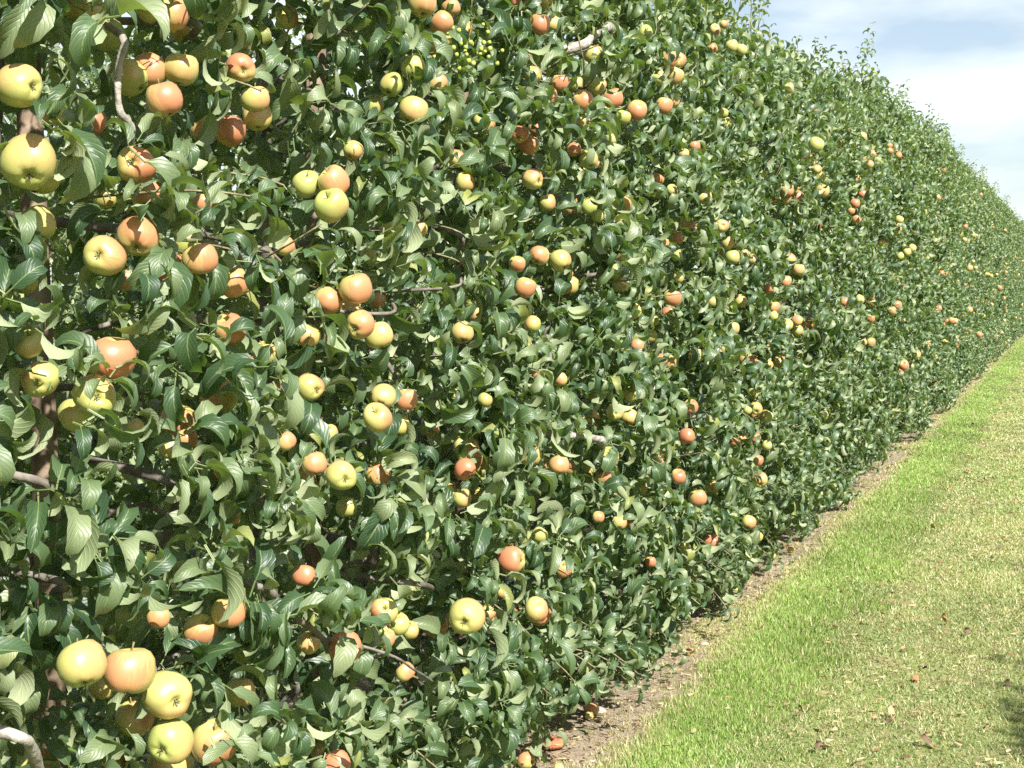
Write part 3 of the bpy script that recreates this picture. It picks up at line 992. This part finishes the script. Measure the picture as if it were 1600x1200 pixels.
# ------------------------------------------------------------------ apple meshes
def apple_mesh(seed, ns=22, name='apple', raw=False):
    r = np.random.default_rng(900 + seed)
    hgt = r.uniform(.88, 1.0)
    prof = [(.0, .70), (.06, .70), (.13, .78), (.26, .89), (.46, .96), (.70, .86), (.90, .58), (1.0, .18), (1.0, -.10), (.95, -.38), (.82, -.66), (.64, -.85),
            (.44, -.945), (.30, -.93), (.19, -.86), (.10, -.79), (.0, -.78)]
    if ns < 16:
        prof = prof[0::2] if False else [(.0, .70), (.2, .85), (.5, .95), (.88, .6), (1.0, .1), (.93, -.42), (.68, -.82), (.36, -.94), (.0, -.78)]
    lob = r.uniform(0, 6)
    V, Fc = [], []
    for j, (rr, z) in enumerate(prof):
        for i in range(ns):
            a_ = 2 * math.pi * i / ns
            f = 1 + .04 * math.sin(2 * a_ + lob) + .028 * math.sin(3 * a_ + 2 * lob) * (1 - z) + .018 * math.sin(5 * a_ + lob) * (1.6 if z < -.6 else .5)
            zz_ = z * hgt + (.025 * math.sin(5 * a_) if -.99 < z < -.8 and rr > .25 else 0) + .09 * math.cos(a_ + lob) * (z > .3)
            V.append((rr * f * math.cos(a_), rr * f * math.sin(a_), zz_))
    for j in range(len(prof) - 1):
        for i in range(ns):
            a_, b_ = j * ns + i, j * ns + (i + 1) % ns
            Fc.append((a_, a_ + ns, b_ + ns, b_))
    return np.array(V), np.array(Fc)
AM = []
for k in range(5):
    v, f = apple_mesh(k)
    AM.append(mesh_np('apple', v, f, [M_APPLE]))
# calyx: five withered sepals in the eye; stalk
def calyx_mesh():
    parts = []
    for k in range(5):
        a_ = k * 2 * math.pi / 5
        c, s = math.cos(a_), math.sin(a_)
        parts.append((np.array([(0, 0, -.76), (.10 * c - .05 * s, .10 * s + .05 * c, -.84), (.19 * c, .19 * s, -.93), (.10 * c + .05 * s, .10 * s - .05 * c, -.84), (.07 * c, .07 * s, -.80)]),
                      np.array([(0, 1, 2, 4), (0, 4, 2, 3)])))
    parts.append(tube([(0, 0, -.74), (0, 0, -.87)], [.06, .03], 6))
    v, f = join_parts(parts)
    return mesh_np('calyx', v, f, [M_CALYX])
def stalk_mesh():
    v, f = tube([(0, 0, .60), (.02, 0, .85), (.06, .02, 1.15)], [.035, .03, .045], 6)
    return mesh_np('stalk', v, f, [M_STALK])
ME_CALYX, ME_STALK = calyx_mesh(), stalk_mesh()

COLS = {'g': (.12, .05), 'y': (.36, .55), 'o': (.66, .72), 'r': (.90, .8), 'p': (.60, .55)}
CW = {'g': ['green', 'lime-green', 'plain green'], 'y': ['yellow', 'yellow-green', 'pale yellow'], 'o': ['orange-blushed', 'orange', 'golden-orange'], 'r': ['red', 'red-cheeked', 'rosy red'], 'p': ['pinkish', 'pale pink-yellow']}
TENTH = ['at the very left edge', 'one tenth across', 'two tenths across', 'three tenths across', 'four tenths across', 'halfway across', 'six tenths across', 'seven tenths across', 'eight tenths across', 'nine tenths across', 'at the right edge']
DOWN = ['at the top edge', 'one tenth down', 'two tenths down', 'three tenths down', 'four tenths down', 'halfway down', 'six tenths down', 'seven tenths down', 'eight tenths down', 'nine tenths down', 'at the bottom edge']
# bunches by touching discs
nA = len(APPLES)
par = list(range(nA))
def find(a_):
    while par[a_] != a_:
        a_ = par[a_]
    return a_
for i in range(nA):
    for j in range(i):
        A, B = APPLES[i], APPLES[j]
        if math.hypot(A['x'] - B['x'], A['y'] - B['y']) < 1.12 * (A['r'] + B['r']):
            par[find(i)] = find(j)
bunch = {}
for i in range(nA):
    bunch.setdefault(find(i), []).append(i)
NUM = ['', '', 'two', 'three', 'four', 'five', 'six', 'seven', 'eight', 'nine', 'ten', 'eleven', 'twelve', 'thirteen']
used = set()
for root_i, mem in bunch.items():
    mem.sort(key=lambda i: APPLES[i]['y'])
    for rank, i in enumerate(mem):
        q = APPLES[i]
        n = len(mem)
        pos = TENTH[min(10, int(round(q['x'] / 160)))] + ', ' + DOWN[min(10, int(round(q['y'] / 120)))]
        look = 'half-hidden ' if q['hid'] else ''
        if n == 1:
            rk = 'alone'
        elif n == 2:
            rk = ('upper', 'lower')[rank] + ' of a pair'
        else:
            rk = ('topmost' if rank == 0 else 'lowest' if rank == n - 1 else ordinal(rank) + ' down') + ' of %s together' % NUM[min(n, 13)]
        eye = ' eye showing' if q['cal'] else ''
        done = False
        for extra in ('', 'small ', 'smooth ', 'round ', 'sunlit ', 'glossy '):
            for cw in CW[q['c']]:
                lab = '%s%s%s apple%s, %s, %s' % (extra, look, cw, eye, rk, pos)
                if lab not in used and len(lab.replace(',', '').split()) <= 16:
                    done = True
                    break
            if done:
                break
        used.add(lab)
        q['label'] = lab
        q['bunch'] = n

SUNV = np.array(SUN_DIR)
def rot_from(zaxis, xhint):
    z = zaxis / np.linalg.norm(zaxis)
    x = xhint - z * (xhint @ z)
    x /= np.linalg.norm(x) + 1e-9
    y = np.cross(z, x)
    return np.stack([x, y, z], 1)
def place_apple(q, i):
    P, Rr = q['P'], q['R']
    if q['cal']:
        # calyx direction on the sphere as seen from the camera
        ox, oy = (q['cal'][0] - q['x']) / q['r'], (q['cal'][1] - q['y']) / q['r']
        rr = min(math.hypot(ox, oy), .92)
        v = norm(CAM - P)
        rt = norm(np.cross(FWD, UPV)); rt = RGT - v * (RGT @ v); rt /= np.linalg.norm(rt)
        up = np.cross(v, rt)
        cdir = ox * rt - oy * up + math.sqrt(max(0.05, 1 - rr * rr)) * v
    else:
        cdir = np.array([rng.normal(.0, .45), rng.normal(-.0, .45), -1.0])
        v = norm(CAM - P)
        if (cdir / np.linalg.norm(cdir)) @ v > .45:
            cdir = cdir - v * .9
    m = rot_from(-cdir, np.array([.75, -.35, .55]) + rng.normal(0, .42, 3))
    o = bpy.data.objects.new('apple', AM[i % 5])
    COL.objects.link(o)
    M = np.eye(4); M[:3, :3] = m * Rr; M[:3, 3] = P
    o.matrix_basis = Matrix(M.tolist())
    b, yel = COLS[q['c']]
    o.color = (min(1, max(0, b + rng.normal(0, .05))), min(1, max(0, yel + rng.normal(0, .12))), 0, 1)
    tag(o, q['label'], 'apple', 'apples hanging on the tree row')
    if q['r'] >= 12:
        c = link('calyx', ME_CALYX, o)
        s = link('stalk', ME_STALK, o)
    return o
for i, q in enumerate(APPLES):
    place_apple(q, i)

# the rest of the crop beyond the three hundred: small far fruit and fruit deep among the leaves
V0, F0 = apple_mesh(3, 12)
more = []
for i in range(NTREES):
    ty = 1.25 + STEP * i
    nn = 11 if i < NEAR else 17
    for _ in range(nn):
        z_ = float(np.clip(rng.normal(1.55, .85), .3, heights[i] - .6))
        y_ = ty + rng.uniform(-.55, .55)
        for c in range(int(rng.choice([1, 1, 2, 3]))):
            p = np.array([ROW_X + float(width_at(np.array([z_]), heights[i])[0]) + float(bump_field(np.array([y_]), np.array([z_]))[0]) - (rng.uniform(.03, .26) if i < NEAR else rng.uniform(-.04, .16)), y_, z_])
            p = p + (rng.normal(0, .035, 3) if c else 0)
            if i < NEAR and np.min(np.linalg.norm(AP - p, axis=1) - AR) < .045:
                continue
            more.append((p, rng.uniform(.031, .040)))
Vs, Fs, Ls, Ks = [], [], [], []
for k, (p, r_) in enumerate(more):
    m = rot_from(np.array([rng.normal(0, .4), rng.normal(0, .4), 1.0]), np.array([.75, -.35, .55]) + rng.normal(0, .4, 3))
    Vs.append((V0 * r_) @ m.T + p)
    Fs.append(F0 + k * len(V0)); Ls.append(V0)
    c = 'goyyopry'[rng.integers(0, 8)]
    Ks.append(np.tile(np.array([COLS[c][0], COLS[c][1], rng.random()]), (len(V0), 1)))
rest = link('apples', mesh_np('apples', np.concatenate(Vs), np.concatenate(Fs), [M_APPLES], True, None, None, {'skin': np.concatenate(Ks)}, {'local': np.concatenate(Ls)}))
tag(rest, 'remaining small apples far down the row and deep among leaves', kind='stuff')

# tiny yellow fruitlets high on the third tree
parts = []
sv, sf = apple_mesh(1, 8)
for _ in range(34):
    px_, py_ = rng.normal(0, 1, 2)
    bx, by = (710 + px_ * 14, 70 + py_ * 12) if rng.random() < .45 else (752 + px_ * 14, 78 + py_ * 14)
    P, Z, d = surface_hit(bx, by, .03)
    parts.append((sv * rng.uniform(.005, .0075) + P + rng.normal(0, .015, 3), sf))
bv, bf = join_parts(parts)
bo = link('fruitlets', mesh_np('fruitlets', bv, bf, [M_BERRY]))
tag(bo, 'loose cluster of tiny yellow fruitlets high among the leaves', kind='stuff')

# stakes beside the nearest trunks
for k, (i, tilt, wd) in enumerate([(0, .03, 'in the dark gap of the nearest tree'), (1, -.02, 'behind the second tree from the camera'), (2, .02, 'behind the third tree from the camera'), (3, 0.0, 'behind the fourth tree from the camera')]):
    ty = 1.25 + STEP * i
    v, f = tube([(0, 0, -.1), (tilt, .01, 1.2), (tilt * 2, 0, 2.35)], [.030, .029, .028], 10, .06)
    o = link('wooden_stake', mesh_np('wooden_stake', v, f, [M_WOOD]), None, (ROW_X + .10, ty + .09, 0))
    tag(o, 'brown round wooden stake ' + wd, 'stake', 'wooden stakes beside the trunks')

# ------------------------------------------------------------------ grass
def vnoise(x, y, s, seed=0):
    xs, ys = x / s + seed * 7.13, y / s + seed * 3.7
    xi, yi = np.floor(xs).astype(int), np.floor(ys).astype(int)
    fx, fy = xs - xi, ys - yi
    fx, fy = fx * fx * (3 - 2 * fx), fy * fy * (3 - 2 * fy)
    def h(a_, b_):
        q = np.sin(a_ * 127.1 + b_ * 311.7 + seed * 74.7) * 43758.5453
        return q - np.floor(q)
    return (h(xi, yi) * (1 - fx) + h(xi + 1, yi) * fx) * (1 - fy) + (h(xi, yi + 1) * (1 - fx) + h(xi + 1, yi + 1) * fx) * fy
nb = 780000
u = rng.random(nb)
y0_, y1_ = 3.4, 48.0
a_ = 1.15
yb = (y0_ ** (1 - a_) + u * (y1_ ** (1 - a_) - y0_ ** (1 - a_))) ** (1 / (1 - a_))
xb = np.where(rng.random(nb) < .42, rng.uniform(-1.62, -.85, nb), rng.uniform(-1.0, 1.1, nb))
n1, n2, n3 = vnoise(xb, yb, .35, 1), vnoise(xb, yb, .11, 2), vnoise(xb, yb, 1.1, 3)
edge = -1.42 + (n1 - .5) * .30 + (n3 - .5) * .22 + (n2 - .5) * .16 + rng.normal(0, .035, nb)
lushf = (rng.random(nb) < np.clip((-.95 + (n1 - .5) * .30 + (n3 - .5) * .2 - xb) / .20 + .5, 0, 1)).astype(float)
inlush = (xb > edge)
sparse = rng.random(nb) < np.clip(.16 * n1, 0, 1)
mown_keep = rng.random(nb) < np.clip(.25 + 1.2 * (n2 * .5 + n3 * .5), 0, 1)
keep = np.where(inlush, (lushf > .5) | mown_keep, sparse & (n2 > .45))
xb, yb, lushf, n1, n2, n3 = (q[keep] for q in (xb, yb, lushf, n1, n2, n3))
nb = len(xb)
dist = np.sqrt(xb ** 2 + yb ** 2)
Lb = np.where(lushf > .5, rng.uniform(.012, .036, nb) * (.55 + .8 * n1) * np.clip((xb + 1.62) / .3, .45, 1), rng.uniform(.008, .026, nb)) * np.where(rng.random(nb) < .02, 1.5, 1)
Wb = np.maximum(.0028, .00055 * dist) * rng.uniform(.7, 1.4, nb)
th = rng.uniform(0, 2 * math.pi, nb)
lean = np.where(lushf > .5, rng.uniform(.15, .95, nb), rng.uniform(.5, 1.35, nb))
la = rng.uniform(0, 2 * math.pi, nb)
zb = ground_z(xb, yb)
B0 = np.stack([xb - Wb * np.cos(th), yb - Wb * np.sin(th), zb - .003], 1)
B1 = np.stack([xb + Wb * np.cos(th), yb + Wb * np.sin(th), zb - .003], 1)
Bt = np.stack([xb + Lb * np.sin(lean) * np.cos(la), yb + Lb * np.sin(lean) * np.sin(la), zb + .002 + Lb * np.cos(lean)], 1)
Vg = np.stack([B0, B1, Bt], 1).reshape(-1, 3)
k = np.arange(nb) * 3
Fg = np.stack([k, k + 1, k + 2, np.full(nb, -1)], 1)
g1, g2, st1, st2 = np.array([.14, .215, .045]), np.array([.33, .44, .13]), np.array([.36, .35, .16]), np.array([.56, .49, .30])
tt = rng.random((nb, 1))
green = (g1 * (1 - tt) + g2 * tt) * (.72 + .56 * vnoise(xb, yb, .6, 11))[:, None]
straw = st1 * (1 - tt) + st2 * tt
ps = np.where(lushf > .5, np.clip(.08 + .22 * n2 + .9 * np.clip((-1.25 - xb) / .25, 0, 1), 0, .85), np.clip(.04 + .95 * (n1 * .5 + n2 * .25 + n3 * .25), 0, .85))
isst = (rng.random(nb) < ps)[:, None]
mg = green * np.where(lushf > .5, 1.12, .92)[:, None] * np.where(lushf > .5, 1.0, .95)[:, None] + np.where(lushf > .5, 0, .03)[:, None]
colb = np.where(isst, straw, mg)
grass = link('grass', mesh_np('grass', Vg, Fg, [M_BLADE], False, None, None, {'blade': np.repeat(colb, 3, axis=0)}))
tag(grass, 'short mown turf of the alley with a lush bright verge', kind='stuff')

# dry clippings and bark crumbs lying flat
nd = 42000
yb = 3.5 + 22 * rng.random(nd) ** 1.8
xb = rng.uniform(-1.75, 1.0, nd)
n1, n2 = vnoise(xb, yb, .3, 5), vnoise(xb, yb, .9, 6)
keep = (rng.random(nd) < n1 * n2 * 2.2) & ~((xb > -1.4) & (xb < -.95) & (rng.random(nd) < .85))
xb, yb = xb[keep], yb[keep]; nd = len(xb)
th = rng.uniform(0, 6.28, nd); L_ = rng.uniform(.010, .038, nd); W_ = rng.uniform(.0008, .002, nd) * np.where(rng.random(nd) < .15, 3, 1)
zb = ground_z(xb, yb) + rng.uniform(.004, .03, nd)
cx_, sx_ = np.cos(th), np.sin(th)
q = [np.stack([xb + a1 * L_ * cx_ - b1 * W_ * sx_, yb + a1 * L_ * sx_ + b1 * W_ * cx_, zb + c1 * L_ * .25 * rng.uniform(-1, 1, nd)], 1) for a1, b1, c1 in ((-.5, -1, 0), (-.5, 1, 0), (.5, 1, 1), (.5, -1, 1))]
Vd = np.stack(q, 1).reshape(-1, 3)
k = np.arange(nd) * 4
tt = rng.random((nd, 1))
cold = np.array([.30, .22, .12]) * (1 - tt) + np.array([.55, .47, .28]) * tt
cold[rng.random(nd) < .25] = (.16, .09, .05)
patch = (vnoise(xb, yb, .5, 9) > .55) & (xb > -.95)
cold[patch & (rng.random(nd) < .35)] = (.30, .15, .08)
cl = link('dry_grass_litter', mesh_np('dry_grass_litter', Vd, np.stack([k, k + 1, k + 2, k + 3], 1), [M_BLADE], False, None, None, {'blade': np.repeat(cold, 4, axis=0)}))
tag(cl, 'dry clippings and crumbs scattered over turf and soil', kind='stuff')

# crumbs of soil on the bare strip
nc = 2600
yb = 3.4 + 26 * rng.random(nc) ** 1.5; xb = rng.uniform(-2.2, -1.28, nc)
ico = np.array([(1, 0, 0), (-1, 0, 0), (0, 1, 0), (0, -1, 0), (0, 0, 1), (0, 0, -1)], float)
icf = np.array([(0, 2, 4), (2, 1, 4), (1, 3, 4), (3, 0, 4), (2, 0, 5), (1, 2, 5), (3, 1, 5), (0, 3, 5)])
sz = rng.uniform(.004, .016, nc)
Vc = (ico[None] * (sz[:, None, None] * rng.uniform(.6, 1.3, (nc, 6, 1))) * np.array([1, 1, .6]) + np.stack([xb, yb, ground_z(xb, yb) + .002], 1)[:, None]).reshape(-1, 3)
Fcc = (icf[None] + (np.arange(nc) * 6)[:, None, None]).reshape(-1, 3)
M_SOIL = plain('soil_crumb', (.26, .19, .125), .95)
clod = link('soil_crumbs', mesh_np('soil_crumbs', Vc, np.concatenate([Fcc, np.full((len(Fcc), 1), -1)], 1), [M_SOIL], False))
tag(clod, 'brown crumbs of soil on the bare strip beneath the trees', kind='stuff')

# ------------------------------------------------------------------ fallen leaves, fallen apples
M_DRY = []
for nm, c in (('dry_leaf_tan', (.42, .27, .15)), ('dry_leaf_rust', (.36, .16, .075)), ('dry_leaf_dark', (.13, .075, .045))):
    M_DRY.append(plain(nm, c, .7))
DRY_ME = []
for k in range(6):
    v, f, uv = HI[(k * 5) % NVAR]
    v = v.copy(); v[:, 2] = v[:, 2] * -.45 + .12 * np.sin(v[:, 1] * 5 + k)
    v[:, 2] -= v[:, 2].min() + .06
    DRY_ME.append(mesh_np('fallen_leaf', v, f, [M_DRY[k % 3]], True, uv))
FL = [(1290, 1013, 0), (1405, 1023, 0), (1432, 1060, 1), (1436, 1048, 2), (1505, 998, 2), (1483, 976, 1), (1420, 967, 1), (1460, 968, 1), (1320, 936, 1), (1256, 1116, 0),
      (1364, 1119, 0), (1401, 1126, 0), (1400, 1139, 2), (1290, 1171, 0), (1272, 1186, 2), (1360, 1188, 0), (1442, 1168, 1), (1462, 1175, 2), (1487, 1171, 0), (1532, 1141, 2),
      (1490, 766, 0), (1470, 798, 0), (1512, 738, 1), (1462, 832, 0), (1545, 610, 1), (1590, 606, 1), (1560, 655, 1), (1530, 671, 1), (1522, 669, 2), (1547, 753, 2),
      (1583, 888, 2), (1575, 1080, 2), (1350, 720, 1), (1306, 745, 1), (1408, 678, 1), (1425, 672, 1), (1210, 880, 1), (1176, 992, 0), (1335, 850, 0), (1300, 905, 1)]
SHAPEW = ['curled', 'folded', 'flat', 'crumpled', 'twisted']
DCOL = ['tan', 'rust-brown', 'dark brown']
fused = set()
for k, (px_, py_, c) in enumerate(FL):
    P, Z = ground_hit(px_, py_)
    o = bpy.data.objects.new('fallen_leaf', DRY_ME[(k % 2) * 3 + c])
    COL.objects.link(o)
    s_ = rng.uniform(.05, .085) * (1.25 if Z > 9 else 1)
    o.location = (P[0], P[1], float(ground_z(P[0], P[1])) + .018)
    o.rotation_euler = (rng.uniform(-.4, .4), rng.uniform(-.5, .5), rng.uniform(0, 6.28))
    o.scale = (s_, s_, s_)
    surf = 'bare soil' if P[0] < -1.4 else 'bright verge grass' if P[0] < -.95 else 'mown grass'
    pos = TENTH[min(10, int(round(px_ / 160)))] + ', ' + DOWN[min(10, int(round(py_ / 120)))]
    for sw in SHAPEW * 3:
        lab = '%s %s fallen leaf on %s, %s' % (sw, DCOL[c], surf, pos)
        if lab not in fused:
            break
    fused.add(lab)
    tag(o, lab, 'fallen leaf', 'dry leaves lying on the ground')
FA = [(908, 1086, 7.5, 'g', 'small green fallen apple on soil beneath drooping leaves'), (925, 1106, 11, 'p', 'pale bruised fallen apple lying on bare soil under the row'),
      (817, 1136, 7, 'g', 'little green windfall in the shade at the foot of the trees'), (843, 1133, 7, 'y', 'little yellow windfall beside the green one in the shade'),
      (822, 1190, 14, 'o', 'orange windfall at the bottom edge below the drooping leaves'), (873, 1196, 9, 'g', 'green windfall cut by the bottom edge of the picture'),
      (1140, 920, 8, 'y', 'yellow windfall on sunny soil below the row, first of two'), (1150, 923, 7, 'y', 'slightly smaller yellow windfall touching the first on sunny soil'),
      (1206, 868, 6, 'g', 'tiny green windfall at the shaded edge of the soil strip'), (1236, 862, 6, 'y', 'tiny yellow windfall among dry leaves on the soil strip'),
      (1078, 1019, 7, 'o', 'orange windfall half sunk at the border of soil and grass'), (1446, 642, 6, 'y', 'far pale windfall on the soil strip by the verge'),
      (921, 1114, 7, 'y', 'yellow windfall in front of the pale bruised one')]
for k, (px_, py_, r_, c, lab) in enumerate(FA):
    P, Z = ground_hit(px_, py_, .02)
    Rr = min(.036, max(.014, r_ * Z / F_PX))
    o = bpy.data.objects.new('fallen_apple', AM[k % 5])
    COL.objects.link(o)
    m = rot_from(rand_unit(1)[0], np.array([.5, -.3, .8]))
    M = np.eye(4); M[:3, :3] = m * Rr; M[:3, 3] = (P[0], P[1], float(ground_z(P[0], P[1])) + Rr * .85)
    o.matrix_basis = Matrix(M.tolist())
    o.color = (*COLS[c], 0, 1)
    tag(o, lab, 'fallen apple', 'windfalls under the trees')
    link('calyx', ME_CALYX, o)
# the split red windfall
v, f = apple_mesh(2, 14)
v = v * np.array([1.3, 1.0, .38]); v[:, 2] += .12 * np.sin(v[:, 0] * 5) * np.cos(v[:, 1] * 4)
P, Z = ground_hit(862, 1168)
o = link('crushed_apple', mesh_np('crushed_apple', v * .04, f, [M_ROT]), None, (P[0], P[1], .016))
tag(o, 'crushed red windfall spread on the soil by the drooping leaves', 'fallen apple')
# stones on the strip
for k, (px_, py_, s_, lab) in enumerate([(935, 1112, .028, 'pale stone beside the bruised windfall'), (1100, 1010, .018, 'small pale stone where soil meets the verge'), (1170, 905, .016, 'small rounded stone on the sunny soil strip')]):
    P, Z = ground_hit(px_, py_)
    v = norm(rng.normal(size=(26, 3)))
    import bmesh
    bm = bmesh.new()
    bmesh.ops.create_icosphere(bm, subdivisions=2, radius=1)
    for vv_ in bm.verts:
        vv_.co *= 1 + .16 * math.sin(vv_.co.x * 4 + k) * math.cos(vv_.co.y * 3.3 + k)
        vv_.co.z *= .6
    me = bpy.data.meshes.new('stone'); bm.to_mesh(me); bm.free()
    me.materials.append(M_STONE)
    o = link('stone', me, None, (P[0], P[1], float(ground_z(P[0], P[1])) + s_ * .3)); o.scale = (s_ * 1.2, s_, s_)
    tag(o, lab, 'stone')

print('leaves as objects', leaf_total, 'apples', len(APPLES), 'more', len(more), 'blades', nb)
print('tris', sum(len(m.polygons) for m in bpy.data.meshes))
